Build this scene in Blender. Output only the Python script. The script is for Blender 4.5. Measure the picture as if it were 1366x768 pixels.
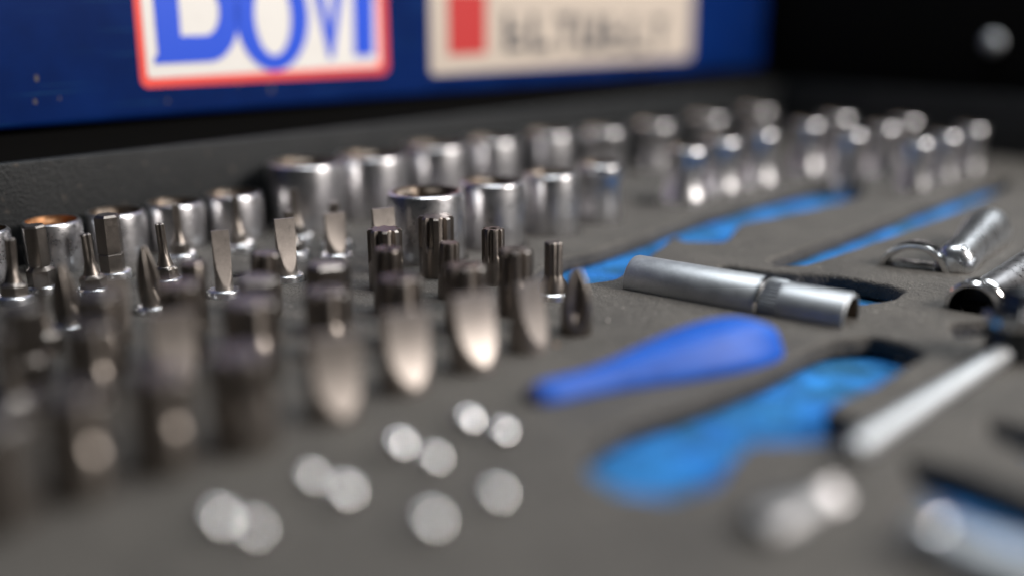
import bpy, bmesh, math, random
from mathutils import Vector, Matrix
R = math.radians
rnd = random.Random(7)
sc = bpy.context.scene
for o in list(bpy.data.objects):
    bpy.data.objects.remove(o)
col = sc.collection

# ---------------------------------------------------------------- camera
H = 0.090                      # lens height above the foam
F = 1400.0                     # focal length in photo pixels (photo is 1366 wide)
PITCH = math.atan(384.0 / F)
cam_d = bpy.data.cameras.new('camera')
cam = bpy.data.objects.new('camera', cam_d)
col.objects.link(cam)
cam.location = (0, 0, H)
cam.rotation_euler = (R(90) - PITCH, 0, 0)
cam_d.sensor_width = 36.0
cam_d.lens = 36.0 * F / 1366.0
cam_d.clip_start = 0.005
cam_d.clip_end = 50
cam_d.dof.use_dof = True
cam_d.dof.focus_distance = 0.341
cam_d.dof.aperture_fstop = (cam_d.lens / 1000) / 0.0188
cam_d.dof.aperture_blades = 0
sc.camera = cam

# ---------------------------------------------------------------- world, lamps, exposure
sc.render.engine = 'CYCLES'
sc.cycles.use_denoising = True
sc.cycles.max_bounces = 6
sc.cycles.sample_clamp_indirect = 6
sc.view_settings.view_transform = 'Standard'
sc.view_settings.look = 'None'
sc.view_settings.exposure = 0
sc.view_settings.gamma = 1
w = bpy.data.worlds.new('World')
sc.world = w
w.use_nodes = True
bg = w.node_tree.nodes['Background']
bg.inputs['Color'].default_value = (0.85, 0.93, 1.0, 1)
bg.inputs['Strength'].default_value = 0.032

def area(name, loc, target, sx, sy, power, color):
    d = bpy.data.lights.new(name, 'AREA')
    d.shape = 'RECTANGLE'
    d.size, d.size_y, d.energy, d.color = sx, sy, power, color
    o = bpy.data.objects.new(name, d)
    col.objects.link(o)
    o.location = loc
    o.rotation_euler = (Vector(target) - Vector(loc)).to_track_quat('-Z', 'Y').to_euler()
    return o
area('window_light', (0.98, 0.0, 0.64), (0.05, 0.36, 0.0), 0.42, 0.32, 21.0, (1.0, 0.93, 0.88))
area('back_light', (0.85, 0.85, 0.85), (0.1, 0.35, 0.0), 0.50, 0.40, 8.5, (0.92, 0.96, 1.0))
area('ceiling_light', (0.10, 0.50, 1.20), (0.1, 0.4, 0.0), 0.55, 0.45, 11.0, (0.92, 0.96, 1.0))

# ---------------------------------------------------------------- frames and helpers
SP, CP = math.sin(PITCH), math.cos(PITCH)
ROW = R(46.0)
UU = Vector((math.cos(ROW), math.sin(ROW), 0))     # along the rows of sockets
VV = Vector((-math.sin(ROW), math.cos(ROW), 0))    # across, towards the lid

def ray(x, y):
    a = (x - 683.0) / F
    b = (y - 384.0) / F
    return Vector((a, CP - b * SP, -(SP + b * CP)))
def px(x, y, z=0.0):
    "the point of the level plane z that the photo shows at (x, y)"
    d = ray(x, y)
    t = (z - H) / d.z
    return Vector((d.x * t, d.y * t, z))
def uv_of(p):
    return (p.dot(UU), p.dot(VV))
def uvz(u, v, z):
    return UU * u + VV * v + Vector((0, 0, z))

def link(name, me, m=None, parent=None):
    o = bpy.data.objects.new(name, me)
    col.objects.link(o)
    if m is not None:
        o.data.materials.append(m)
    if parent is not None:
        o.parent = parent
    return o
def smooth(me, ang=32):
    for p in me.polygons:
        p.use_smooth = True
    me.set_sharp_from_angle(angle=R(ang))
def bm_obj(name, bm, m, parent=None, ang=32, sm=True):
    me = bpy.data.meshes.new(name)
    bmesh.ops.recalc_face_normals(bm, faces=bm.faces)
    bm.to_mesh(me)
    bm.free()
    if sm:
        smooth(me, ang)
    return link(name, me, m, parent)
def tag(o, label, cat, group=None, kind=None):
    if label: o['label'] = label
    if cat: o['category'] = cat
    if group: o['group'] = group
    if kind: o['kind'] = kind
    return o
def thing(name, loc, label, cat, group=None):
    o = bpy.data.objects.new(name, None)
    o.empty_display_size = 0.005
    col.objects.link(o)
    o.location = loc
    return tag(o, label, cat, group)
def copy_thing(src, loc, label, rz=0.0, tilt=(0, 0), s=(1, 1, 1)):
    r = src.copy(); col.objects.link(r)
    r.location = loc; r.rotation_euler = (tilt[0], tilt[1], rz); r.scale = s
    r['label'] = label
    for ch in list(src.children):
        c = ch.copy(); col.objects.link(c); c.parent = r
        for g in ch.children:
            d = g.copy(); col.objects.link(d); d.parent = c
    return r

def loft(rows, n=48, cap0=False, cap1=False, bm=None, mat=None):
    "rows of (z, radius | f(theta)); joins them into one surface round local Z"
    bm = bm or bmesh.new()
    rings = []
    for z, r in rows:
        ring = []
        for i in range(n):
            t = 2 * math.pi * i / n
            rr = r(t) if callable(r) else r
            p = Vector((rr * math.cos(t), rr * math.sin(t), z))
            ring.append(bm.verts.new(mat @ p if mat else p))
        rings.append(ring)
    for a, b in zip(rings, rings[1:]):
        for i in range(n):
            j = (i + 1) % n
            bm.faces.new((a[i], a[j], b[j], b[i]))
    if cap0: bm.faces.new(list(reversed(rings[0])))
    if cap1: bm.faces.new(rings[-1])
    return bm
def box(bm, p0, p1, mat=None):
    x0, y0, z0 = p0; x1, y1, z1 = p1
    vs = [bm.verts.new((mat @ Vector(c)) if mat else c) for c in
          [(x0,y0,z0),(x1,y0,z0),(x1,y1,z0),(x0,y1,z0),(x0,y0,z1),(x1,y0,z1),(x1,y1,z1),(x0,y1,z1)]]
    for f in ((0,3,2,1),(4,5,6,7),(0,1,5,4),(1,2,6,5),(2,3,7,6),(3,0,4,7)):
        bm.faces.new([vs[i] for i in f])
    return bm
def bevel_all(bm, off, seg=2):
    bmesh.ops.bevel(bm, geom=list(bm.edges), offset=off, segments=seg, profile=0.5, affect='EDGES')
    return bm

# ---------------------------------------------------------------- materials
def mat(name, color, rough=0.5, metal=0.0, **k):
    m = bpy.data.materials.new(name)
    m.use_nodes = True
    nt = m.node_tree
    b = nt.nodes['Principled BSDF']
    b.inputs['Base Color'].default_value = (*color, 1)
    b.inputs['Roughness'].default_value = rough
    b.inputs['Metallic'].default_value = metal
    for key, v in k.items():
        b.inputs[key.replace('_', ' ')].default_value = v
    return m, nt, b
def coords(nt, scale=(1, 1, 1), kind='Object'):
    tc = nt.nodes.new('ShaderNodeTexCoord')
    mp = nt.nodes.new('ShaderNodeMapping')
    mp.inputs['Scale'].default_value = scale
    nt.links.new(tc.outputs[kind], mp.inputs['Vector'])
    return mp.outputs['Vector']
def noise(nt, vec, scale, detail=4, rough=0.6):
    n = nt.nodes.new('ShaderNodeTexNoise')
    n.inputs['Scale'].default_value = scale
    n.inputs['Detail'].default_value = detail
    n.inputs['Roughness'].default_value = rough
    nt.links.new(vec, n.inputs['Vector'])
    return n.outputs['Fac']
def ramp(nt, fac, stops):
    r = nt.nodes.new('ShaderNodeValToRGB')
    e = r.color_ramp.elements
    while len(e) < len(stops): e.new(0.5)
    for el, (p, c) in zip(e, stops):
        el.position = p
        el.color = (*c, 1) if len(c) == 3 else c
    nt.links.new(fac, r.inputs['Fac'])
    return r.outputs['Color']
def bump(nt, b, h, dist, strength=0.6):
    n = nt.nodes.new('ShaderNodeBump')
    n.inputs['Strength'].default_value = strength
    n.inputs['Distance'].default_value = dist
    nt.links.new(h, n.inputs['Height'])
    nt.links.new(n.outputs['Normal'], b.inputs['Normal'])
def mixc(nt, fac, a, b_):
    m = nt.nodes.new('ShaderNodeMix'); m.data_type = 'RGBA'
    nt.links.new(fac, m.inputs['Factor'])
    for sock, v in ((m.inputs[6], a), (m.inputs[7], b_)):
        if isinstance(v, tuple): sock.default_value = (*v, 1)
        else: nt.links.new(v, sock)
    return m.outputs[2]
def mathn(nt, op, a, b_=None):
    m = nt.nodes.new('ShaderNodeMath'); m.operation = op
    for i, v in enumerate((a, b_)):
        if v is None: continue
        if isinstance(v, (int, float)): m.inputs[i].default_value = v
        else: nt.links.new(v, m.inputs[i])
    return m.outputs[0]

def steel(name, color, rough, spread=0.12, scale=600, bmp=0.00002, stretch=(1, 1, 1)):
    m, nt, b = mat(name, color, rough, 1.0)
    v = coords(nt, stretch)
    n1 = noise(nt, v, scale, 5)
    n2 = noise(nt, v, scale * 0.17, 3)
    s = mathn(nt, 'ADD', mathn(nt, 'MULTIPLY', n1, 0.5), mathn(nt, 'MULTIPLY', n2, 0.5))
    r = nt.nodes.new('ShaderNodeMapRange')
    r.inputs['From Min'].default_value = 0.3; r.inputs['From Max'].default_value = 0.7
    r.inputs['To Min'].default_value = max(0.04, rough - spread); r.inputs['To Max'].default_value = rough + spread
    nt.links.new(s, r.inputs['Value'])
    nt.links.new(r.outputs['Result'], b.inputs['Roughness'])
    c = ramp(nt, s, [(0.3, tuple(x * 0.78 for x in color)), (0.7, tuple(min(1, x * 1.08) for x in color))])
    nt.links.new(c, b.inputs['Base Color'])
    bump(nt, b, n1, bmp, 0.5)
    return m
M_chrome = steel('chrome_satin', (0.55, 0.545, 0.555), 0.30, 0.07, 1200, 0.000003)
M_chrome_bright = steel('chrome_bright', (0.80, 0.80, 0.80), 0.16, 0.02, 600, 0.0000005)
M_satin = steel('satin_nickel', (0.45, 0.47, 0.485), 0.52, 0.05, 1400, 0.00001)
M_dull = steel('dull_chrome', (0.15, 0.15, 0.152), 0.45, 0.05, 600, 0.000001)
M_mirror = mat('polished_chrome', (0.86, 0.86, 0.86), 0.10, 1.0)[0]
M_collar = steel('nickel_collar', (0.80, 0.82, 0.84), 0.28, 0.03, 900, 0.000002)
M_bit = steel('bronze_grey_tool_steel', (0.215, 0.192, 0.172), 0.38, 0.07, 1800, 0.00001)
M_blade = steel('ground_blade_steel', (0.33, 0.298, 0.272), 0.47, 0.05, 1800, 0.00001)
M_bore = steel('dark_socket_bore', (0.16, 0.13, 0.105), 0.45, 0.1, 700)  # bore coloured darker and browner than the socket body
M_rust = steel('rusty_socket_bore', (0.42, 0.22, 0.11), 0.5, 0.1, 700)
M_dark = steel('black_oxide_steel', (0.07, 0.075, 0.08), 0.4, 0.1, 500)

def foam_mat(name, c0, c1, rough=0.85, grain=2600, specks=True, bdist=0.0006, sheen=0.0):
    m, nt, b = mat(name, c0, rough)
    v = coords(nt)
    n1 = noise(nt, v, grain, 3, 0.7)
    n2 = noise(nt, v, 45, 4, 0.6)
    n3 = noise(nt, v, grain * 0.28, 3, 0.6)
    s = mathn(nt, 'ADD', mathn(nt, 'MULTIPLY', n1, 0.45), mathn(nt, 'MULTIPLY', n2, 0.55))
    c = ramp(nt, s, [(0.34, c0), (0.64, c1)])
    if specks:
        sp = ramp(nt, noise(nt, v, 700, 1, 0.4), [(0.73, (0, 0, 0)), (0.79, (1, 1, 1))])
        c = mixc(nt, sp, c, (0.30, 0.28, 0.25))
    if not specks:   # soiled teal patches in the pile
        c = mixc(nt, ramp(nt, noise(nt, v, 60, 4, 0.6), [(0.40, (0, 0, 0)), (0.62, (0.9, 0.9, 0.9))]), c, (0.006, 0.085, 0.17))
    nt.links.new(c, b.inputs['Base Color'])
    h = mathn(nt, 'ADD', n1, mathn(nt, 'MULTIPLY', n3, 1.2))
    bump(nt, b, h, bdist, 0.8)
    b.inputs['Specular IOR Level'].default_value = 0.35
    if sheen:
        b.inputs['Sheen Weight'].default_value = sheen
        b.inputs['Sheen Roughness'].default_value = 0.5
    return m
M_foam = foam_mat('dark_grey_foam', (0.042, 0.039, 0.035), (0.088, 0.081, 0.071), 0.72, 1100, True, 0.0011)
M_blue_foam = foam_mat('bright_blue_foam', (0.004, 0.085, 0.36), (0.018, 0.24, 0.66), 0.9, 650, False, 0.0022)

# crinkle painted tray wall, dusty
M_wall, nt, b = mat('black_crinkle_paint', (0.03, 0.034, 0.036), 0.55, Specular_IOR_Level=0.3)
v = coords(nt)
n1 = noise(nt, v, 900, 3, 0.6); n2 = noise(nt, v, 60, 4, 0.6); n3 = noise(nt, v, 260, 2, 0.5)
c = ramp(nt, n2, [(0.35, (0.004, 0.0052, 0.006)), (0.7, (0.010, 0.0112, 0.0118))])
dust = ramp(nt, n3, [(0.66, (0, 0, 0)), (0.80, (0.7, 0.7, 0.7))])
c = mixc(nt, dust, c, (0.09, 0.072, 0.058))
nt.links.new(c, b.inputs['Base Color'])
bump(nt, b, n1, 0.0006, 0.7)
M_black = mat('matt_black', (0.004, 0.004, 0.004), 0.9, Specular_IOR_Level=0.05)[0]
M_bench = mat('dark_bench', (0.012, 0.012, 0.012), 0.7)[0]
M_backdrop = mat('dark_workshop_wall', (0.010, 0.011, 0.012), 0.8)[0]

# blue enamel with chips and hairline scratches
M_lid, nt, b = mat('blue_enamel', (0.004, 0.022, 0.11), 0.42, Specular_IOR_Level=0.12)
v = coords(nt)
n2 = noise(nt, v, 30, 4)
c = ramp(nt, n2, [(0.3, (0.0010, 0.011, 0.072)), (0.7, (0.0018, 0.018, 0.112))])
vo = nt.nodes.new('ShaderNodeTexVoronoi'); vo.inputs['Scale'].default_value = 170
nt.links.new(coords(nt, (1, 1, 0.6)), vo.inputs['Vector'])
sel = nt.nodes.new('ShaderNodeSeparateColor'); nt.links.new(vo.outputs['Color'], sel.inputs['Color'])
chip = mathn(nt, 'MULTIPLY', mathn(nt, 'LESS_THAN', vo.outputs['Distance'], mathn(nt, 'ADD', 0.05, mathn(nt, 'MULTIPLY', sel.outputs['Green'], 0.11))), mathn(nt, 'LESS_THAN', sel.outputs['Red'], 0.42))
big = ramp(nt, noise(nt, v, 12, 2), [(0.36, (0, 0, 0)), (0.44, (1, 1, 1))])
chip = mathn(nt, 'MULTIPLY', chip, big)
c = mixc(nt, chip, c, (0.13, 0.11, 0.09))
def scratch(ang, sc_, lo):
    mp = nt.nodes.new('ShaderNodeMapping'); tc = nt.nodes.new('ShaderNodeTexCoord')
    mp.inputs['Rotation'].default_value = (0, R(ang), 0)
    mp.inputs['Scale'].default_value = (18, 18, 1400)
    nt.links.new(tc.outputs['Object'], mp.inputs['Vector'])
    return ramp(nt, noise(nt, mp.outputs['Vector'], sc_, 1, 0.4), [(lo, (0, 0, 0)), (lo + 0.03, (0.35, 0.35, 0.35))])
c = mixc(nt, scratch(4, 1.0, 0.72), c, (0.03, 0.14, 0.25))
c = mixc(nt, scratch(42, 1.0, 0.755), c, (0.03, 0.14, 0.25))
nt.links.new(c, b.inputs['Base Color'])

def print_mat(name, color, grime=True):
    m, nt, b = mat(name, color, 0.45)
    if grime:
        v = coords(nt)
        g = ramp(nt, noise(nt, v, 140, 5, 0.65), [(0.60, (0, 0, 0)), (0.76, (0.55, 0.55, 0.55))])
        nt.links.new(mixc(nt, g, color, tuple(x * 0.35 + 0.02 for x in color)), b.inputs['Base Color'])
    return m
M_white = print_mat('sticker_white', (0.72, 0.70, 0.66))
M_cream = print_mat('sticker_cream', (0.50, 0.43, 0.36))
M_red = print_mat('sticker_red', (0.80, 0.07, 0.05))
M_red2 = print_mat('sticker_dull_red', (0.45, 0.03, 0.03), False)
M_blue = print_mat('sticker_blue', (0.006, 0.07, 0.62), False)
M_grey = print_mat('sticker_grey_print', (0.06, 0.065, 0.075), False)

M_handle, nt, b = mat('blue_plastic', (0.008, 0.075, 0.60), 0.52)
v = coords(nt)
nt.links.new(ramp(nt, noise(nt, v, 120, 4), [(0.3, (0.002, 0.065, 0.36)), (0.7, (0.004, 0.090, 0.46))]), b.inputs['Base Color'])
b.inputs['Specular IOR Level'].default_value = 0.28
b.inputs['Subsurface Weight'].default_value = 0.15
b.inputs['Subsurface Radius'].default_value = (0.001, 0.002, 0.006)
bump(nt, b, noise(nt, v, 900, 2), 0.0001, 0.4)
M_crumb = mat('white_crumb', (0.7, 0.66, 0.6), 0.6)[0]
M_crumb2 = mat('brown_crumb', (0.30, 0.15, 0.06), 0.6)[0]

# ---------------------------------------------------------------- tray: walls, foam with cut-outs, blue layer
U0, V0 = -0.06, -0.03
V1 = uv_of(px(26, 354))[1]
U1 = uv_of(px(1040, 181))[0]
WALLH, WT = 0.036, 0.0025
BASE = -0.022
tray = thing('tool_tray', uvz((U0 + U1) / 2, (V0 + V1) / 2, BASE), 'black steel tool tray lined with dark grey foam cut out over blue', 'tool tray')
tinv = Matrix.Translation(-tray.location)
ROT = Matrix.Rotation(ROW, 4, 'Z')
def uvbox(name, u0, u1, v0, v1, z0, z1, m, parent, bev=0.0, seg=2):
    bm = bmesh.new()
    box(bm, (u0, v0, z0), (u1, v1, z1))
    if bev: bevel_all(bm, bev, seg)
    o = bm_obj(name, bm, m, parent, 40)
    me = o.data
    me.transform(Matrix.Translation(-parent.location) @ ROT if parent else ROT)
    return o
uvbox('back_wall', U0, U1 + WT, V1, V1 + 0.004, BASE, WALLH, M_wall, tray, 0.0009, 3)
uvbox('side_wall', U1, U1 + WT, V0, V1 - 0.0002, BASE, WALLH, M_wall, tray, 0.0008, 3)
uvbox('side_wall', U0 - WT, U0, V0, V1 + 0.004, BASE, WALLH, M_wall, tray, 0.0008, 3)
uvbox('front_wall', U0 + 0.0002, U1 - 0.0002, V0 - WT, V0, BASE, WALLH, M_wall, tray, 0.0008, 3)
uvbox('tray_bottom', U0 + 0.0003, U1 - 0.0003, V0 + 0.0003, V1 - 0.0003, BASE, BASE + 0.0015, M_black, tray)
uvbox('blue_foam_layer', U0 + 0.0005, U1 - 0.0005, V0 + 0.0005, V1 - 0.0005, BASE + 0.002, -0.0066, M_blue_foam, tray)

def catmull(pts, step=0.0012, jitter=0.00018):
    out = []
    n = len(pts)
    for i in range(n):
        p0, p1, p2, p3 = pts[i - 1], pts[i], pts[(i + 1) % n], pts[(i + 2) % n]
        k = max(2, int((p2 - p1).length / step))
        for j in range(k):
            t = j / k
            q = 0.5 * ((2 * p1) + (p2 - p0) * t + (2 * p0 - 5 * p1 + 4 * p2 - p3) * t * t + (3 * p1 - p0 - 3 * p2 + p3) * t ** 3)
            out.append(q + Vector((rnd.uniform(-1, 1), rnd.uniform(-1, 1), 0)) * jitter)
    return out
def densify(pts, m=3):
    "keeps corners fairly crisp: adds points near the corners before the spline"
    out = []
    n = len(pts)
    for i in range(n):
        a, b_ = pts[i], pts[(i + 1) % n]
        for t in (0.0, 0.18, 0.5, 0.82):
            out.append(a.lerp(b_, t))
    # round each corner slightly
    res = []
    for i in range(len(out)):
        if i % 4 == 0:
            res.append(out[i] * 0.5 + (out[i - 1] + out[i + 1]) * 0.25)
        else:
            res.append(out[i])
    return res
HOLES = []
def hole_px(pts, z=0.0):
    HOLES.append(catmull(densify([px(x, y, z) for x, y in pts])))
def hole_round(c, r):
    HOLES.append([Vector((c.x + r * math.cos(t * math.pi / 12), c.y + r * math.sin(t * math.pi / 12), 0)) for t in range(24)])
# blue-floored recess behind the long socket
hole_px([(700, 372), (740, 345), (800, 332), (860, 312), (920, 290), (1000, 266), (1090, 246), (1150, 243), (1150, 262), (1060, 283), (985, 298),
         (968, 322), (915, 322), (900, 314), (860, 345), (820, 372), (770, 379), (712, 389)])
# narrow recess towards the far right corner
hole_px([(1024, 346), (1080, 326), (1150, 302), (1230, 272), (1310, 244), (1345, 236), (1345, 250), (1290, 275), (1200, 310), (1120, 338), (1075, 353), (1036, 355)])
# shadowed recess on the far side of the long socket
hole_px([(960, 352), (1036, 362), (1110, 366), (1180, 378), (1207, 387), (1190, 399), (1150, 405), (1120, 404), (1050, 384), (965, 366)])
# big blue recess in front of the screwdriver handle
hole_px([(778, 596), (838, 558), (908, 536), (968, 514), (1030, 490), (1078, 463), (1110, 451), (1165, 446), (1212, 458), (1236, 470),
         (1205, 489), (1165, 513), (1118, 532), (1100, 545), (1150, 562), (1128, 582), (1075, 588), (1000, 588), (975, 612), (955, 642), (895, 660), (825, 652), (785, 628)])
# curved recess at the lower right and small slots
hole_px([(1205, 606), (1260, 618), (1330, 642), (1420, 678), (1480, 730), (1430, 760), (1350, 722), (1290, 690), (1225, 650)])
hole_px([(1318, 556), (1400, 575), (1440, 600), (1430, 630), (1365, 600), (1322, 578)])
hole_px([(1262, 398), (1275, 396), (1312, 408), (1318, 420), (1262, 410)])
hole_px([(1265, 428), (1330, 425), (1345, 440), (1275, 450)])
# groove of the sliding bar
hole_px([(1075, 578), (1108, 560), (1200, 520), (1315, 462), (1340, 470), (1240, 540), (1150, 602), (1120, 612), (1090, 600)])
HOLES.pop()   # the bar lies almost flush: no wide groove
hole_round(px(862, 268), 0.0075)                    # an empty socket hole in the front row
hole_round(px(314, 366), 0.0032)                    # empty bit hole

def foam_sheet():
    cu = bpy.data.curves.new('foam_curve', 'CURVE')
    cu.dimensions = '2D'
    cu.fill_mode = 'BOTH'
    bev = 0.0015
    cu.extrude = 0.0062 / 2 - bev
    cu.bevel_depth = bev
    cu.bevel_resolution = 3
    cu.offset = -bev
    outer = [uvz(U0 + .0006, V0 + .0006, 0), uvz(U1 - .0006, V0 + .0006, 0), uvz(U1 - .0006, V1 - .0006, 0), uvz(U0 + .0006, V1 - .0006, 0)]
    for pts in [outer] + HOLES:
        s = cu.splines.new('POLY')
        s.points.add(len(pts) - 1)
        for p, q in zip(s.points, pts):
            p.co = (q.x, q.y, 0, 1)
        s.use_cyclic_u = True
    o = bpy.data.objects.new('foam_tmp', cu)
    col.objects.link(o)
    dg = bpy.context.evaluated_depsgraph_get()
    me = bpy.data.meshes.new_from_object(o.evaluated_get(dg))
    bpy.data.objects.remove(o)
    me.materials.clear()
    me.transform(Matrix.Translation(Vector((0, 0, -0.0031))))
    me.transform(tinv)
    for p in me.polygons: p.use_smooth = True
    me.set_sharp_from_angle(angle=R(40))
    return link('foam_sheet', me, M_foam, tray)
ROUND = []
def inside(p, poly):
    c = False
    for a, b_ in zip(poly, poly[1:] + poly[:1]):
        if (a.y > p.y) != (b_.y > p.y) and p.x < (b_.x - a.x) * (p.y - a.y) / (b_.y - a.y) + a.x: c = not c
    return c
def snug(c, r):
    for q, r2 in ROUND:
        if (Vector((q.x, q.y, 0)) - Vector((c.x, c.y, 0))).length < r + r2 + .0034: return
    for h_ in HOLES:
        if inside(c, h_) or min((q - Vector((c.x, c.y, 0))).length for q in h_) < r + .0034: return
    if uv_of(c)[1] + r + .004 > V1: return
    ROUND.append((c, r))

# ---------------------------------------------------------------- lid with its two stickers
VL = V1 + 0.020                    # front face of the blue panel
def on_lid(x, y):
    "local (u, z) of the lid's face under a pixel of the photo"
    d = ray(x, y)
    t = VL / d.dot(VV)
    p = d * t + Vector((0, 0, H))
    return p.dot(UU), p.z
uL0 = on_lid(26, 173)
LZ = on_lid(300, 151)[1]
LU1 = on_lid(1018, 90)[0]
lid = thing('toolbox_lid', uvz((U0 + LU1) / 2, VL, LZ), 'scratched dark blue metal lid with two stickers behind the tray', 'toolbox lid')
uvbox('lid_panel', U0 - 0.05, LU1, VL, VL + 0.016, LZ, 0.23, M_lid, lid, 0.003, 4)
uvbox('gap_shade_strip', U0 - 0.05, LU1 + 0.03, V1 + 0.0045, VL + 0.030, BASE, WALLH - 0.020, M_black, lid, 0.001)  # black filler added so the gap behind the wall reads as shade
uvbox('gap_shade_sheet', U0 - 0.05, LU1 + 0.03, VL + 0.006, VL + 0.022, WALLH - 0.0198, LZ - 0.0002, M_black, lid)  # black sheet standing in for the shade under the lid

LIDM = Matrix.Translation(-lid.location) @ ROT
def flat_shape(name, outline, m, off, parent, holes=(), bev=0.0):
    "a thin flat print on the lid: outline in (u, z), standing `off` proud of the lid"
    cu = bpy.data.curves.new(name, 'CURVE')
    cu.dimensions = '2D'; cu.fill_mode = 'BOTH'; cu.extrude = 0.00006
    for pts in [outline] + list(holes):
        s = cu.splines.new('POLY'); s.points.add(len(pts) - 1)
        for p, q in zip(s.points, pts): p.co = (q[0], q[1], 0, 1)
        s.use_cyclic_u = True
    o = bpy.data.objects.new('tmp', cu); col.objects.link(o)
    me = bpy.data.meshes.new_from_object(o.evaluated_get(bpy.context.evaluated_depsgraph_get()))
    bpy.data.objects.remove(o)
    me.materials.clear()
    # (u, z) -> upright in the lid plane, facing the tray
    me.transform(Matrix.Translation(Vector((0, VL - off, 0))) @ Matrix.Rotation(R(90), 4, 'X'))
    pm = Matrix.Translation(-lid.location) @ ROT
    me.transform(pm)
    return link(name, me, m, parent)
def rrect(u0, u1, z0, z1, r, n=6):
    out = []
    for cx, cz, a0 in ((u1 - r, z0 + r, -90), (u1 - r, z1 - r, 0), (u0 + r, z1 - r, 90), (u0 + r, z0 + r, 180)):
        for k in range(n + 1):
            a = R(a0 + 90 * k / n)
            out.append((cx + r * math.cos(a), cz + r * math.sin(a)))
    return out
a0 = on_lid(188, 117); a1 = on_lid(517, 99)
s0, s1, sz = a0[0], a1[0], (a0[1] + a1[1]) / 2
SW = s1 - s0
st = flat_shape('sticker', rrect(s0, s1, sz, sz + 0.060, 0.0035), M_red, 0.0002, lid)
st['label'] = 'white sticker with red border and big blue letters'
flat_shape('sticker_face', rrect(s0 + 0.0030, s1 - 0.0050, sz + 0.0036, sz + 0.0564, 0.002), M_white, 0.0004, st)
def U(x, y=80): return on_lid(x, y)[0]
def Z(x, y): return on_lid(x, y)[1]
ztop = sz + 0.050
def arc(cu, cz, ru, rz, a, b, n=20):
    return [(cu + ru * math.cos(R(a + (b - a) * k / n)), cz + rz * math.sin(R(a + (b - a) * k / n))) for k in range(n + 1)]
# letters: D O V I, heavy rounded strokes (only their feet are seen in the photo)
zb = Z(250, 84)
dl, dr = U(207), U(322)
inner = (dr - dl)
stem = inner * 0.30
dout = [(dl - 0.0006, zb), (dl + inner * 0.62, zb)] + arc(dl + inner * 0.62, (zb + ztop) / 2, inner * 0.38, (ztop - zb) / 2, -90, 90)[1:] + [(dl + 0.001, ztop), (dl + 0.001, zb + 0.0035), (dl - 0.0006, zb + 0.0025)]
din = [(dl + stem, zb + 0.0105), (dl + inner * 0.58, zb + 0.0105)] + arc(dl + inner * 0.58, (zb + ztop) / 2, inner * 0.18, (ztop - zb) / 2 - 0.0105, -90, 90)[1:] + [(dl + stem, ztop - 0.0085)]
flat_shape('printed_letter', dout, M_blue, 0.0006, st, [din])
zo = Z(366, 95); ol, orr = U(317), U(413)
oc, ow = (ol + orr) / 2, (orr - ol) / 2
flat_shape('printed_letter', arc(oc, (zo + ztop) / 2, ow, (ztop - zo) / 2, 0, 360, 40)[:-1], M_blue, 0.0006, st,
           [arc(oc, (zo + ztop) / 2, ow * 0.50, (ztop - zo) / 2 - 0.0065, 0, 360, 40)[:-1]])
zv = Z(441, 78); vc = U(441); wv = U(467) - U(441)
flat_shape('printed_letter', [(vc - 0.0012, zv), (vc + 0.0012, zv), (vc + wv, ztop), (vc + wv * .45, ztop), (vc, zv + 0.012), (vc - wv * .45, ztop), (vc - wv, ztop)], M_blue, 0.0006, st)
flat_shape('printed_letter', [(U(472), Z(485, 75)), (U(498), Z(485, 75)), (U(500), ztop), (U(474), ztop)], M_blue, 0.0006, st)
# second sticker
b0 = on_lid(574, 99); b1 = on_lid(920, 79)
z2 = (b0[1] + b1[1]) / 2
st2 = flat_shape('sticker', rrect(b0[0], b1[0], z2, z2 + 0.045, 0.003), M_cream, 0.0002, lid)
st2['label'] = 'cream sticker with a red block and dark grey print'
rz = Z(620, 73)
flat_shape('printed_block', rrect(U(598), U(648), rz, rz + 0.030, 0.0012), M_red2, 0.0004, st2)
xs = [(672, 700), (706, 734), (742, 764), (770, 800), (806, 830), (836, 862), (868, 886)]
for k, (xa, xb) in enumerate(xs):
    z_ = Z((xa + xb) / 2, 69)
    ua, ub = U(xa, 70), U(xb, 70)
    q, w_, t_ = (ub - ua) * 0.3, ub - ua, 0.020
    shapes = [[(0, 0), (w_, 0), (w_, .0045), (q, .0045), (q, t_), (0, t_)],
              [(0, 0), (w_, 0), (w_, .0040), (q, .0040), (q, .008), (w_ * .85, .008), (w_ * .85, .012), (q, .012), (q, t_), (0, t_)],
              [(w_ * .15, 0), (w_ * .85, 0), (w_, .003), (w_, t_), (w_ - q, t_), (w_ - q, .005), (q, .005), (q, t_), (0, t_), (0, .003)],
              [(w_ * .35, 0), (w_ * .65, 0), (w_ * .65, t_ - .004), (w_, t_ - .004), (w_, t_), (0, t_), (0, t_ - .004), (w_ * .35, t_ - .004)]]
    flat_shape('printed_stroke', [(ua + a, z_ + b_) for a, b_ in shapes[(k * 3 + 1) % 4]], M_grey, 0.0004, st2)

# ---------------------------------------------------------------- surroundings: bench and dark wall behind
bm = bmesh.new(); box(bm, (-2.0, -1.2, BASE - 0.04), (2.6, 3.4, BASE - 0.002))
tag(bm_obj('bench_top', bm, M_bench, sm=False), None, None, kind='structure')
bm = bmesh.new(); box(bm, (-2.5, 1.95, BASE - 0.04), (3.2, 2.0, 1.6))
tag(bm_obj('background_wall', bm, M_backdrop, sm=False), None, None, kind='structure')
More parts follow.
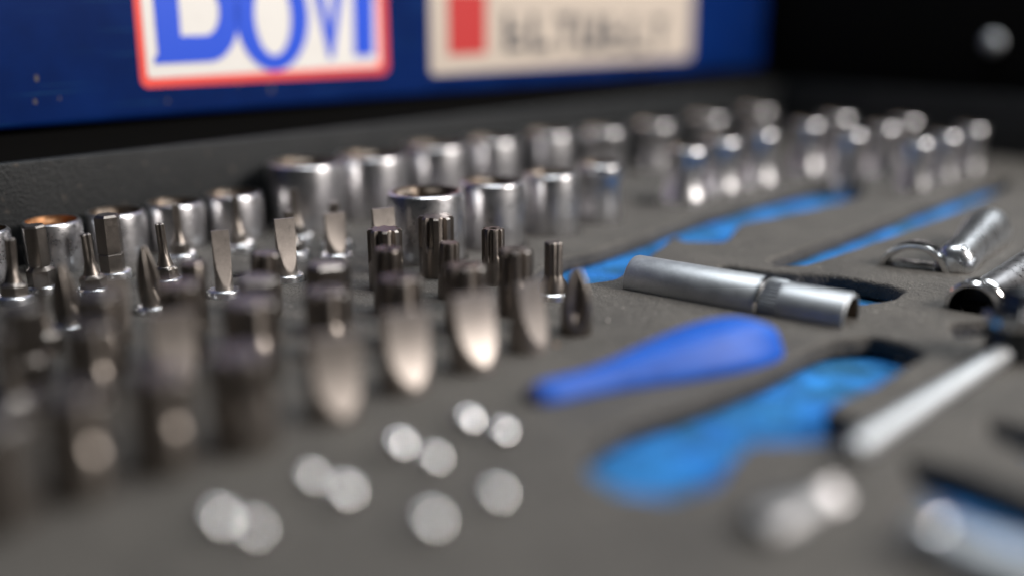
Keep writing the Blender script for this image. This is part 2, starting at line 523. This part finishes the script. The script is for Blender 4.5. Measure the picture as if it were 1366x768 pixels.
# raised dark case side beyond the right wall, with a bright catch
ucs = U1 + 0.030
cs = thing('case_side', uvz(ucs, 0.2, BASE), 'black upright case side beyond the right end of the tray', 'case side')
uvbox('side_panel', ucs, ucs + 0.006, -0.06, V1 + 0.06, BASE, 0.16, M_black, cs, 0.001)
dd = ray(1325, 58); tt = (ucs - 0.001) / dd.dot(UU); pc = dd * tt + Vector((0, 0, H))
bm = loft([(0, 0.006), (0.002, 0.006), (0.004, 0.0045), (0.005, 0.002)], 24, True, True)
cb = bm_obj('catch_button', bm, M_satin, cs)
cb.data.transform(Matrix.Translation(pc - cs.location) @ (-UU).to_track_quat('Z', 'Y').to_matrix().to_4x4())

# ---------------------------------------------------------------- sockets
def hexr(af, n6=6, rot=0.0):
    "radius function of a hexagon of across-flats af"
    def f(t):
        s = 2 * math.pi / n6
        q = ((t + rot) % s) - s / 2
        return (af / 2) / math.cos(q)
    return f
def socket_proto(r, h, style):
    "r outside radius, h height above the foam"
    deep = 0.010
    top = [(h - 0.0012, r), (h - 0.0005, r - 0.0003), (h - .0001, r - 0.0008), (h, r - 0.0012), (h, r * 0.86)]
    if style == 'straight':
        body = [(-deep, r), (h * 0.10, r)]
    elif style == 'waist':
        body = [(-deep, r * 1.0), (h * 0.04, r * 1.02), (h * 0.22, r * 0.99), (h * 0.36, r * 0.91), (h * 0.62, r * 0.89), (h * 0.75, r * 0.95), (h * 0.80, r)]
    else:   # slim: narrow nut end over a wider foot
        body = [(-deep, r * 1.18), (h * 0.05, r * 1.18), (h * 0.12, r * 1.13), (h * 0.22, r * 1.03), (h * 0.34, r * 0.94), (h * 0.46, r * 0.88), (h * 0.58, r * 0.85), (h * 0.76, r * 0.86), (h * 0.86, r * 0.97)]
    e = thing('socket', (0, 0, 0), 'x', 'socket', 'chrome sockets standing in the foam')
    bm_obj('socket_body', loft(body + top, 64), M_chrome, e, 28)
    hx = hexr(r * 2 * 0.74)
    bore = [(h - 0.0001, r * 0.86), (h - 0.0012, r * 0.85), (h - 0.0024, hx), (h - 0.014, hx), (h - 0.0141, r * 0.4)]
    bm_obj('bore', loft(bore, 48, False, True), M_bore, e, 30)
    return e
PROTOS = {}
def put_socket(x, y, wpx, ratio, style, label, rust=False, tilt=(0, 0)):
    c = px(x, y)
    depth = (H / -ray(x, y).z)
    r = wpx * depth / F / 2
    h = ratio * H
    key = (round(r, 4), round(h, 4), style)
    rz = rnd.uniform(0, 1)
    snug(c, r * (1.18 if style == 'slim' else 1.02) + .0005)
    if key not in PROTOS:
        e = socket_proto(r, h, style)
        PROTOS[key] = e
        e.location = c; e.rotation_euler = (tilt[0], tilt[1], rz); e['label'] = label
    else:
        e = copy_thing(PROTOS[key], c, label, rz, tilt)
    if rust:
        for ch in e.children:
            if ch.name.startswith('bore'):
                ch.data = ch.data.copy(); ch.data.materials[0] = M_rust
    return e
ordn = ['first', 'second', 'third', 'fourth', 'fifth', 'sixth', 'seventh', 'eighth', 'ninth', 'tenth', 'eleventh', 'twelfth']
rowtxt = 'row along the black wall'
back = [(-16, 373, 72, .19, 'straight', 'short chrome socket cut off by the left edge, against the black wall', 0),
        (76, 358, 75, .19, 'straight', 'short chrome socket with a rusty bore, second from left along the black wall', 1),
        (160, 343, 76, .19, 'straight', 'short chrome socket behind the thick hex bit, third from left along the black wall', 0),
        (237, 330, 76, .194, 'straight', 'short chrome socket, fourth from left along the black wall', 0),
        (315, 317, 76, .197, 'straight', 'short chrome socket just left of the first tall wide one along the wall', 0),
        (411, 302, 101, .296, 'straight', 'tall wide chrome socket, leftmost of the tall ones along the black wall', 0),
        (498, 287, 97, .292, 'straight', 'tall wide chrome socket, second of the tall ones along the black wall', 0),
        (582, 271, 88, .30, 'straight', 'tall chrome socket behind the sharp front-row socket, third tall one along the wall', 0),
        (656, 257, 78, .29, 'straight', 'tall chrome socket with a sparkling rim, fourth tall one along the wall', 0),
        (732, 243, 68, .285, 'straight', 'chrome socket, fifth tall one along the wall, behind the front-row straight sockets', 0),
        (803, 239, 62, .29, 'waist', 'blurred chrome socket, sixth tall one along the wall', 0),
        (870, 226, 62, .285, 'waist', 'blurred chrome socket behind the empty socket hole along the wall', 0),
        (940, 213, 58, .285, 'waist', 'blurred chrome socket, eighth tall one along the wall', 0),
        (1005, 201, 56, .285, 'waist', 'blurred chrome socket, farthest of the wide ones along the wall near the corner', 0)]
front = [(570, 342, 101, .268, 'straight', 'wide chrome socket in sharp focus at the left end of the front socket row', 0),
         (656, 324, 88, .268, 'straight', 'wide chrome socket second from left in the front socket row', 0),
         (735, 307, 74, .262, 'straight', 'chrome socket third from left in the front socket row', 0),
         (798, 292, 58, .265, 'waist', 'narrow waisted chrome socket just left of the empty hole', 0),
         (912, 268, 56, .275, 'slim', 'slim chrome socket just right of the empty hole with a bright foot', 0),
         (960, 256, 51, .285, 'slim', 'slim chrome socket between two others, second right of the empty hole', 0),
         (1010, 246, 49, .295, 'slim', 'slim chrome socket, third right of the empty hole, above the blue recess', 0),
         (1072, 230, 46, .30, 'slim', 'blurred slim socket right of the three with bright feet', 0),
         (1112, 220, 46, .31, 'slim', 'blurred slim socket near the far corner, behind the bright-footed pair', 0),
         (1128, 243, 44, .285, 'slim', 'blurred small socket with a bright foot above the end of the blue recess', 0),
         (1172, 231, 41, .285, 'slim', 'blurred small socket right of the bright-footed one, above the recess end', 0),
         (1203, 221, 41, .29, 'slim', 'blurred small socket behind the last group of three, third of its row', 0),
         (1217, 253, 41, .27, 'slim', 'blurred small socket at the left of the last bright-footed three on the right', 0),
         (1254, 241, 39, .27, 'slim', 'blurred small socket in the middle of the last bright-footed three on the right', 0),
         (1289, 230, 39, .275, 'slim', 'blurred small socket at the far right end, last of all', 0)]
for x, y, wp, ra, stl, lab, ru in back + front:
    put_socket(x, y, wp, ra, stl, lab, bool(ru), (rnd.uniform(-.012, .012), rnd.uniform(-.012, .012)))

# ---------------------------------------------------------------- bits
MM = 0.001
SLEEVES = True
def sleeve(e, r=5.6 * MM, top=2.0 * MM):
    if not SLEEVES: return
    bm = loft([(-6 * MM, r), (top - .9 * MM, r), (top - .35 * MM, r - .2 * MM), (top, r - .8 * MM), (top, 3.0 * MM), (top - 1 * MM, 2.8 * MM)], 48)
    return bm_obj('holder_sleeve', bm, M_collar, e, 30)
def lobes(r0, r1, n, sharp=False):
    def f(t):
        c = math.cos(n * t)
        if sharp: c = max(-1, min(1, c * 3.0))
        return (r0 + r1) / 2 + (r0 - r1) / 2 * c
    return f
def mixf(fa, fb, k):
    A = fa if callable(fa) else (lambda t: fa)
    B = fb if callable(fb) else (lambda t: fb)
    return lambda t: A(t) * (1 - k) + B(t) * k
def bit_proto(kind, h=18 * MM, s=1.0):
    e = thing('screwdriver_bit', (0, 0, 0), 'x', 'bit', 'screwdriver bits standing in the foam')
    hx = hexr(6.3 * MM * s)
    if kind == 'torx':
        sleeve(e, 5.5 * MM, 2.4 * MM)
        bm_obj('hex_shank', loft([(0, hx), (5.2 * MM, hx), (6.0 * MM, mixf(hx, 3.0 * MM, .75)), (6.3 * MM, 2.7 * MM)], 48), M_bit, e, 25)
        rt = 1.35 * MM * s
        star = lobes(rt * 1.06, rt * 0.72, 6)
        rows = [(6.25 * MM, 2.72 * MM)]
        for k in range(1, 9):
            q = k / 8
            rows.append((6.25 * MM + q * (h * 0.36), mixf(2.72 * MM * (1 - q) ** 1.9 + rt * .95 * (1 - (1 - q) ** 1.9), star, max(0, q * 1.6 - .6))))
        rows += [(h - .25 * MM, star), (h, lobes(rt * .8, rt * .5, 6))]
        bm_obj('star_tip', loft(rows, 48, False, True), M_bit, e, 35)
    elif kind == 'hex':
        sleeve(e, 5.9 * MM, 2.0 * MM)
        hb = hexr(7.0 * MM * s)
        bm_obj('hex_shank', loft([(0, hb), (7.8 * MM, hb), (8.0 * MM, hexr(6.6 * MM * s)), (8.2 * MM, hexr(6.6 * MM * s)), (8.4 * MM, hb)], 48), M_bit, e, 25)
        bm_obj('hex_tip', loft([(8.38 * MM, hb), (h - .7 * MM, hb), (h, hexr(5.8 * MM * s))], 48, False, True), M_bit, e, 25)
    elif kind == 'hexneck':
        sleeve(e, 5.6 * MM, 1.8 * MM)
        hb = hexr(6.6 * MM * s); ht = hexr(5.6 * MM * s, 6, .3)
        bm_obj('hex_shank', loft([(0, hb), (6.5 * MM, hb), (8.0 * MM, 2.5 * MM * s)], 48), M_bit, e, 25)
        bm_obj('hex_tip', loft([(7.7 * MM, 2.55 * MM * s), (9.2 * MM, ht), (h - .6 * MM, ht), (h, hexr(4.8 * MM * s, 6, .3))], 48, False, True), M_bit, e, 25)
    elif kind in ('spline', 'spline_hole'):
        r = 4.6 * MM * s
        f = lobes(r, r * .74, 8, True)
        sleeve(e, r * 1.15, 1.2 * MM)
        f0 = lobes(r * .90, r * .70, 8, True)
        rows = [(-2 * MM, r), (h * .42, r), (h * .50, mixf(r, f, .6)), (h * .56, f), (h - .6 * MM, f), (h, f0)]
        if kind == 'spline':
            bm_obj('splined_tip', loft(rows, 128, False, True), M_bit, e, 35)
        else:
            rows += [(h, r * .34), (h - 4 * MM, r * .34)]
            bm_obj('splined_tip', loft(rows, 128, False, True), M_bit, e, 35)
    elif kind == 'slim':
        r = 3.0 * MM * s
        f = lobes(r, r * .84, 12)
        sleeve(e, 5.4 * MM, 2.2 * MM)
        rows = [(0, 4.2 * MM), (4.5 * MM, 4.2 * MM), (7.0 * MM, r * 1.0), (8.0 * MM, f), (h - .4 * MM, f), (h, r * .8)]
        bm_obj('splined_tip', loft(rows, 96, False, True), M_bit, e, 35)
    elif kind == 'slot':
        r = 3.9 * MM * s
        sleeve(e, 5.6 * MM * max(1, s * .92), 1.6 * MM)
        bm = bmesh.new()
        rows = []
        nz = 22
        zz = [0] + [2.2 * MM + (h - 2.2 * MM) * k / nz for k in range(nz + 1)]
        loft([(z, r) for z in zz], 72, False, True, bm)
        for v_ in bm.verts:
            z = v_.co.z
            if z > 2.2 * MM:
                q = (z - 2.2 * MM) / (h - 2.2 * MM)
                half = .62 * MM * s + (r - .62 * MM * s) * (0.25 * max(0.0, 1.0 - q) + 0.75 * max(0.0, 1.0 - q) ** 2.2)
                v_.co.x = max(-half, min(half, v_.co.x))
        bm_obj('flat_blade', bm, M_blade, e, 24)
    elif kind == 'cross':
        r = 4.2 * MM * s
        sleeve(e, 5.8 * MM * s, 1.4 * MM)
        rows = [(0, r * .80), (1.5 * MM, r * .86)]
        for k in range(1, 17):
            q = k / 16
            base = r * (.86 + .16 * math.sin(min(1, q * 2.4) * math.pi / 2)) * (1 - .80 * q ** 2.8)
            rows.append((1.5 * MM + (h - 1.5 * MM) * q, lobes(base, base * (1 - .62 * min(1, q * 3.2)), 4, False)))
        bm_obj('cross_tip', loft(rows, 64, False, True), M_bit, e, 40)
    return e
BIT = {}
def put_bit(x, y, kind, label, ratio=.21, s=1.0, rz=None, tilt=None):
    c = px(x, y)
    h = ratio * H
    global SLEEVES
    SLEEVES = y < 436 and kind in ('torx', 'hex', 'hexneck', 'slot', 'cross', 'slim') and not (kind == 'slot' and x > 600)
    key = (kind, s, round(h * 1000), SLEEVES)
    if SLEEVES: snug(c, .0064)
    rz = rnd.uniform(0, 6.28) if rz is None else R(rz)
    tl = tilt if tilt is not None else (rnd.uniform(-.035, .035), rnd.uniform(-.035, .035))
    if key not in BIT:
        e = bit_proto(kind, h, s); BIT[key] = e
        e.location = c; e.rotation_euler = (tl[0], tl[1], rz); e['label'] = label
    else:
        e = copy_thing(BIT[key], c, label, rz, tl)
    return e
RA, RB, RC, RD = ('in the rearmost bit row', 'in the second bit row', 'in the third bit row', 'in the fourth bit row')
RE, RF, RG, RH = ('in the fifth bit row', 'in the sixth bit row', 'in the front bit row', '')
bits = [
 # back row
 (58, 386, 'hexneck', f'grey hex bit with a necked shank, leftmost {RA}', .235, 1.15, 20, (0, -.03)),
 (152, 368, 'hex', f'thick hex bit with a groove round it, second from left {RA}', .235, 1.05, 38, (0, -.02)),
 (242, 346, 'torx', f'slim star-tipped bit in sharp focus, third from left {RA}', .225, 1.0, 10, (0, -.03)),
 (320, 332, 'torx', f'slim star-tipped bit with a bright collar, fourth from left {RA}', .225, .95, 40, (0, -.03)),
 (398, 321, 'torx', f'slim star-tipped bit before the first tall socket, rightmost {RA}', .225, .9, 0, (0, -.05)),
 # second row
 (20, 402, 'torx', f'blurred slim bit, leftmost {RB}', .22, 1.2, 0, None),
 (127, 391, 'torx', f'slim star bit just left of the thick hex bit, second {RB}', .215, 1.15, 20, (0, -.05)),
 (224, 379, 'torx', f'slim star bit left of the grooved collar, third {RB}', .225, 1.1, 0, (0, -.05)),
 (392, 343, 'torx', f'short star bit half hidden by a flat blade, fourth {RB}', .19, 1.2, 15, (0, -.06)),
 (449, 329, 'torx', f'star bit showing its tip above the sharpest flat blade, last {RB}', .19, 1.3, 0, (0, -.02)),
 # third row
 (92, 434, 'cross', f'dark blurred cross-tip bit, leftmost {RC}', .20, .9, 30, (0, -.03)),
 (204, 412, 'cross', f'rounded cross-tip bit, second from left {RC}', .215, .85, 10, (0, -.06)),
 (300, 391, 'slot', f'narrow flat blade bit with bright face, third {RC}', .225, .72, -62, (0, -.04)),
 (384, 371, 'slot', f'flat blade bit overlapping a star bit, fourth {RC}', .225, .88, -60, (0, -.03)),
 (449, 343, 'slot', f'sharply focused flat blade bit with tongue-shaped face, fifth {RC}', .18, .98, -62, (0, -.02)),
 (514, 360, 'slot', f'flat blade bit rising behind a splined bit, last {RC}', .24, 1.05, -58, (0, -.02)),
 # fourth row
 (62, 470, 'torx', f'blurred slim bit, leftmost {RD}', .22, 1.2, 0, None),
 (162, 455, 'slot', f'blurred flat bit, second from left {RD}', .20, .8, -60, None),
 (262, 438, 'spline', f'dark blurred splined bit, third {RD}', .215, .80, 0, None),
 (357, 420, 'spline', f'dark splined bit behind a large pale hex, fourth {RD}', .21, .95, 10, None),
 (516, 383, 'spline', f'splined bit with square notches, fifth {RD}', .215, 1.22, 8, (0, -.01)),
 (583, 366, 'spline', f'big splined bit in sharp focus, tallest, last {RD}', .225, 1.30, 4, (0, 0)),
 # fifth row
 (38, 512, 'hexneck', f'blurred grey hex bit, leftmost {RE}', .22, 1.5, None, None),
 (140, 495, 'spline', f'blurred splined bit, second {RE}', .22, 1.3, None, None),
 (246, 478, 'spline', f'blurred pale-topped bit, third {RE}', .22, 1.3, None, None),
 (346, 460, 'hex', f'blurred large hex bit with pale top, fourth {RE}', .21, 1.45, None, None),
 (441, 438, 'hex', f'wide hex bit with a pale domed top, fifth {RE}', .21, 1.60, 20, None),
 (518, 415, 'spline_hole', f'small splined bit in front of the notched one, sixth {RE}', .215, .95, None, None),
 (598, 396, 'spline', f'small splined bit before the tallest one, seventh {RE}', .195, .72, None, None),
 (658, 378, 'spline_hole', f'small splined bit with a hole in its tip, last {RE}', .205, .82, 10, (0, 0)),
 # sixth row
 (22, 560, 'torx', f'very blurred slim bit, leftmost {RF}', .225, 1.6, None, None),
 (128, 540, 'spline_hole', f'very blurred dark hollow bit, second {RF}', .215, 1.2, -62, None),
 (236, 520, 'slot', f'very blurred flat bit with bright face, third {RF}', .215, 1.3, -62, None),
 (340, 498, 'spline', f'very blurred splined bit, fourth {RF}', .215, 1.45, None, None),
 (440, 475, 'spline_hole', f'blurred splined bit fifth {RF}', .20, 1.25, None, None),
 (536, 458, 'spline_hole', f'blurred splined bit, sixth {RF}', .205, 1.32, 20, None),
 (622, 438, 'spline_hole', f'splined bit behind the brightest tongue, seventh {RF}', .205, 1.32, 6, None),
 (687, 417, 'spline_hole', f'hollow-tipped splined bit left of the slim post, eighth {RF}', .215, 1.15, 0, None),
 (738, 397, 'slim', f'slim fluted post bit before the blue recess, last {RF}', .20, .98, 0, (0, .0)),
 # front row
 (2, 694, 'hex', 'very blurred hex bit cut off by the left edge, leftmost in front row', .22, 1.7, None, None),
 (112, 655, 'spline', 'very blurred dark bit, second from left in the front bit row', .22, 1.35, -62, None),
 (222, 620, 'spline', 'very blurred dark splined bit, third from left in the front bit row', .22, 1.35, None, None),
 (330, 592, 'spline', 'very blurred brownish splined bit, fourth from left in the front bit row', .225, 1.5, None, None),
 (446, 555, 'slot', 'wide flat bit with a pale tongue above bright spot, fifth in front row', .215, 1.5, -60, None),
 (540, 518, 'slot', 'wide flat bit with a pale tongue, sixth in the front bit row', .215, 1.5, -58, None),
 (632, 490, 'slot', 'wide flat bit with the brightest tongue, seventh in the front bit row', .215, 1.5, -58, None),
 (705, 465, 'slot', 'flat bit half edge-on, eighth in the front bit row', .205, 1.35, -38, (0, 0)),
 (768, 443, 'cross', 'leaf-shaped cross-tip bit at the right end of the front bit row', .21, 1.30, 46, (0, 0)),
]
for x, y, k, lab, ra, s, rz, tl in bits:
    put_bit(x, y, k, lab, ra, s, rz, tl)

# ---------------------------------------------------------------- things lying in the foam
def axis_thing(name, p, q, label, cat, group=None):
    e = thing(name, p, label, cat, group)
    e.rotation_mode = 'QUATERNION'
    e.rotation_quaternion = (q - p).to_track_quat('Z', 'Y')
    return e, (q - p).length
# long deep socket
p = px(846, 372, .0016); q = px(1136, 424, .0016)
e, L = axis_thing('deep_socket', p, q, 'long satin grey deep socket with a knurled band lying in the foam', 'socket')
r1 = 0.0080; r2 = 0.0073
kz = L * 0.635
bm_obj('socket_body', loft([(0, r1 * .55), (0, r1 - .0008), (.0004, r1 - .0002), (.001, r1), (kz - .0012, r1), (kz - .0006, r1 - .0003)], 72, True), M_satin, e, 30)
bm_obj('stop_ring', loft([(kz - .0007, r1 - .0003), (kz - .0005, r1 + .0002), (kz + .0006, r1 + .0002), (kz + .0009, r1 - .0003)], 72), M_chrome_bright, e, 50)
def knurl(r, d, n=46):
    return lambda t: r - d * (0.5 + 0.5 * math.cos(n * t)) ** 0.6
kn = 0.0058
bm_obj('knurled_band', loft([(kz + .0009, r1 - .0004), (kz + .0011, knurl(r1 - .0001, .0008, 40)), (kz + kn, knurl(r1 - .0003, .0008, 40)), (kz + kn + .0003, r1 - .0007)], 368), M_satin, e, 60)
bm_obj('nut_end', loft([(kz + kn + .0002, r1 - .0007), (kz + kn + .0016, r2 + .0001), (kz + kn + .003, r2), (L - .0010, r2), (L - .0004, r2 - .0002)], 72), M_satin, e, 30)
bm_obj('mouth_ring', loft([(L - .0005, r2 - .0002), (L - .0001, r2 - .0005), (L, r2 - .0009), (L - .0006, r2 * .84)], 72), M_satin, e, 30)
hx = hexr(r2 * 2 * .74, 6, .3)
bm_obj('bore', loft([(L - .0004, r2 * .84), (L - .002, hx), (L - .016, hx)], 48, False, True), M_bore, e, 30)

# screwdriver handle
p = px(712, 532, .0006); q = px(1031, 461, .0004)
e, L = axis_thing('screwdriver', p, q, 'plain blue plastic screwdriver handle sunk halfway in the foam', 'screwdriver')
prof = [(0, .0026), (.02, .0036), (.06, .0040), (.14, .0041), (.22, .0044), (.32, .0055), (.44, .0074), (.56, .0091), (.66, .0101), (.75, .0105), (.82, .0103), (.88, .0096), (.93, .0084), (.965, .0068), (.988, .0046), (1.0, .0016)]
def tri(r):
    return lambda t: r * (1 + .035 * math.cos(6 * t))
bm_obj('grip', loft([(z * L, tri(rr * .95)) for z, rr in prof], 72, True, True), M_handle, e, 50)
bm = loft([(-.0012, .0020), (-.0008, .0030), (.0006, .0034), (.0012, .0030)], 32, True, True)
bm_obj('neck_cap', bm, mat('dark_blue_plastic', (0.002, 0.012, 0.10), 0.5)[0], e, 40)

# sliding T-bar and its head
p = px(1128, 606, .0016); q = px(1352, 464, .0016)
e, L = axis_thing('sliding_bar', p, q, 'slim bright steel bar lying in a groove, pointing to the right-hand head', 'bar')
rb = .0027
bm_obj('rod', loft([(0, rb * .5), (0, rb - .0006), (.0005, rb), (L, rb)], 40, True, True), M_satin, e, 40)
bm_obj('end_stop', loft([(.0002, rb * 1.0), (.0004, rb * 1.10), (.0022, rb * 1.10), (.0026, rb)], 40), M_chrome_bright, e, 40)
c = px(1350, 474)
e = thing('drive_head', c, 'dark drive head with chrome collar where the slim bar ends', 'drive head')
bm_obj('collar', loft([(-.006, .0072), (.0085, .0072), (.0092, .0066)], 48), M_dark, e, 30)
bm_obj('chrome_ring', loft([(.0088, .0066), (.0090, .0078), (.0108, .0080), (.0116, .0072), (.0117, .004)], 48), M_chrome_bright, e, 30)
bm = box(bmesh.new(), (-.0036, -.0036, .0112), (.0036, .0036, .0185)); bevel_all(bm, .0005)
o = bm_obj('square_drive', bm, M_dark, e, 30); o.rotation_euler = (0, 0, .5)
# chrome adapter with two flange rings at the right edge
p = px(1296, 412, .0005); q = px(1440, 318, .0005)
e, L = axis_thing('extension_bar', p, q, 'chrome extension bar with two end rings lying at the right edge', 'extension bar')
re_ = .0083
bm_obj('mouth_ring', loft([(.002, re_ * .80), (0, re_ * .82), (0, re_ - .0005), (.0006, re_), (.0032, re_), (.0042, re_ - .0013)], 56), M_chrome_bright, e, 30)
bm_obj('second_ring', loft([(.0042, re_ - .0013), (.0056, re_ - .0002), (.0078, re_ - .0002), (.0094, re_ - .002)], 56), M_chrome_bright, e, 40)
bm_obj('bar_body', loft([(.0092, re_ - .0018), (L * .4, re_ - .0014), (L, re_ - .0014)], 56, False, True), M_chrome, e, 40)
bm_obj('bore', loft([(.0019, re_ * .80), (.012, re_ * .76)], 40, False, True), M_dark, e, 40)
# universal joint: open yoke ring and a short tube
p = px(1216, 372, -.0035); q = px(1250, 338, -.0035)
e = thing('universal_joint', p, 'shiny universal joint with open ring yoke and pinned tube', 'universal joint')
yq = (q - p).to_track_quat('Z', 'Y').to_matrix().to_4x4()
rr = .0126
o = bm_obj('ring_yoke', loft([(.009, rr - .0020), (.0014, rr - .0026), (.0003, rr - .0022), (0, rr - .0012), (.0002, rr - .0002), (.0012, rr), (.009, rr - .0004), (.012, rr - .002)], 64), M_chrome_bright, e, 40)
o.data.transform(yq)
o = bm_obj('inner_fork', bevel_all(box(bmesh.new(), (-.0075, -.002, .002), (.0075, .0045, .010)), .001), M_chrome_bright, e, 40)
o.data.transform(yq)
p2 = px(1272, 352, .0028); q2 = px(1318, 306, .0045)
tq = Matrix.Translation(p2 - p) @ (q2 - p2).to_track_quat('Z', 'Y').to_matrix().to_4x4()
L2 = (q2 - p2).length
rt = .0066
o = bm_obj('tube', loft([(-.0022, rt * .3), (-.0016, rt * .62), (-.0004, rt * .86), (.0012, rt * .97), (.004, rt), (L2 * .5, rt * 1.06), (L2 * .85, rt * 1.28), (L2 * .96, rt * 1.34), (L2, rt * 1.26), (L2, rt * .9), (L2 - .006, rt * .8)], 56, True, True), M_collar, e, 35)
o.data.transform(tq)
pin = px(1277, 338, .0085)
o = bm_obj('pin_hole', loft([(.0, .0013), (.0006, .0013), (.0006, .0009), (-.0003, .0009)], 20, False, True), M_dark, e, 40)
o.data.transform(Matrix.Translation(tq.to_translation() + (q2 - p2).normalized() * .0035) @ Vector((0.1, -.55, .83)).to_track_quat('Z', 'Y').to_matrix().to_4x4() @ Matrix.Translation((0, 0, rt - .0002)))

# chrome pieces out of focus at the bottom right
p = px(1215, 716, .001); q = px(1400, 790, .001)
e, L = axis_thing('breaker_bar', p, q, 'out-of-focus chrome tool handle at the bottom right corner', 'tool bar')
bm_obj('handle_bar', loft([(0, .002), (.0006, .0045), (.002, .0052), (L * .5, .0052), (L, .0062)], 40, True, True), M_satin, e, 40)
bm_obj('end_ring', loft([(.004, .0052), (.0044, .0057), (.006, .0057), (.0064, .0052)], 40), M_chrome_bright, e, 40)
p = px(1002, 722, -.001); q = px(1092, 676, -.001)
e, L = axis_thing('chrome_adapter', p, q, 'out-of-focus short chrome adapter lying at the bottom edge', 'adapter')
bm_obj('adapter_body', loft([(0, .003), (.0005, .0046), (.0015, .0052), (L * .55, .0052), (L * .62, .0040), (L, .0040), (L + .0005, .003)], 48, True, True), M_dull, e, 40)
bm_obj('drive_square', loft([(L, hexr(.0056, 4)), (L + .005, hexr(.0056, 4))], 32, False, True), M_chrome, e, 40)

# small chrome domes added in the foreground, shaped to make out-of-focus glints
studs = [(622, 553, 1.08, 'brightest blurred added glint stud, left one of the pair nearest the bits'),
         (668, 567, .95, 'blurred added glint stud, right one of the pair nearest the bits'),
         (530, 585, 1.06, 'bright blurred added glint stud, left one of the second pair from the bits'),
         (576, 601, .88, 'dim blurred added glint stud, right one of the second pair from the bits'),
         (412, 625, .84, 'dim blurred added glint stud, left one of the third pair in the foreground'),
         (456, 646, 1.0, 'blurred added glint stud, right one of the third pair in the foreground'),
         (288, 682, 1.0, 'blurred added glint stud, left one of the leftmost pair at the bottom'),
         (334, 694, .84, 'dim blurred added glint stud, right one of the leftmost pair at the bottom'),
         (660, 648, .86, 'single dim added glint stud below the pair nearest the bits'),
         (572, 684, .94, 'single added glint stud at the bottom, below the second pair')]
proto = None
for x, y, k, lab in studs:
    c = px(x, y, .0035); c.z = 0
    if proto is None:
        proto = thing('glint_stud', c, lab, 'stud', 'studs added to the foreground foam for their glints')
        proto.scale = (k, k, k)
        rs = .0031
        bm_obj('domed_head', loft([(.0012 + rs * math.sin(R(a)), rs * math.cos(R(a))) for a in range(-10, 90, 10)] + [(.0012 + rs, .00005)], 48, False, True), M_mirror, proto, 80)
        bm_obj('stem', loft([(-.006, .0027), (.0008, .0027)], 32), M_dull, proto, 30)
    else:
        copy_thing(proto, c, lab, rnd.uniform(0, 1), (0, 0), (k, k, k))

for c_, r_ in ROUND: hole_round(c_, r_)
foam_sheet()
# crumbs on the foam
def crumb(x, y, s, m, label, seed):
    q = random.Random(seed)
    bm = bmesh.new()
    bmesh.ops.create_icosphere(bm, subdivisions=1, radius=s)
    for v_ in bm.verts:
        v_.co *= q.uniform(.6, 1.25)
        v_.co.z *= 1.1
    o = bm_obj('crumb', bm, m, None, sm=False)
    o.location = px(x, y) + Vector((0, 0, s * .5))
    tag(o, label, 'crumb', 'crumbs on the foam')
crumb(922, 401, .0011, M_crumb, 'tiny white crumb on the foam before the long socket', 1)
crumb(906, 394, .0010, M_crumb2, 'tiny brown crumb touching the long socket', 2)
crumb(742, 461, .0005, M_crumb2, 'tan speck on the foam above the tip of the blue handle', 3)
crumb(811, 428, .0005, M_crumb, 'pale speck on the foam right of the leaf-shaped bit', 4)

# dust and lint lying on the foam: far too many to count
bm = bmesh.new()
for k in range(420):
    c = px(rnd.uniform(-20, 1400), rnd.uniform(215, 760) ** 1.0)
    sz_ = rnd.choice([.00012, .00016, .0002, .00028])
    v3 = [bm.verts.new(c + Vector((rnd.uniform(-1, 1) * sz_ * 1.6, rnd.uniform(-1, 1) * sz_ * 1.6, rnd.uniform(0.2, 1.2) * sz_))) for _ in range(4)]
    for f in ((0, 1, 2), (0, 2, 3), (0, 3, 1), (1, 3, 2)):
        bm.faces.new([v3[q] for q in f])
tag(bm_obj('dust', bm, mat('pale_dust', (0.34, 0.31, 0.27), 0.8)[0], None, sm=False), 'pale specks of dust and lint scattered over the foam', None, kind='stuff')
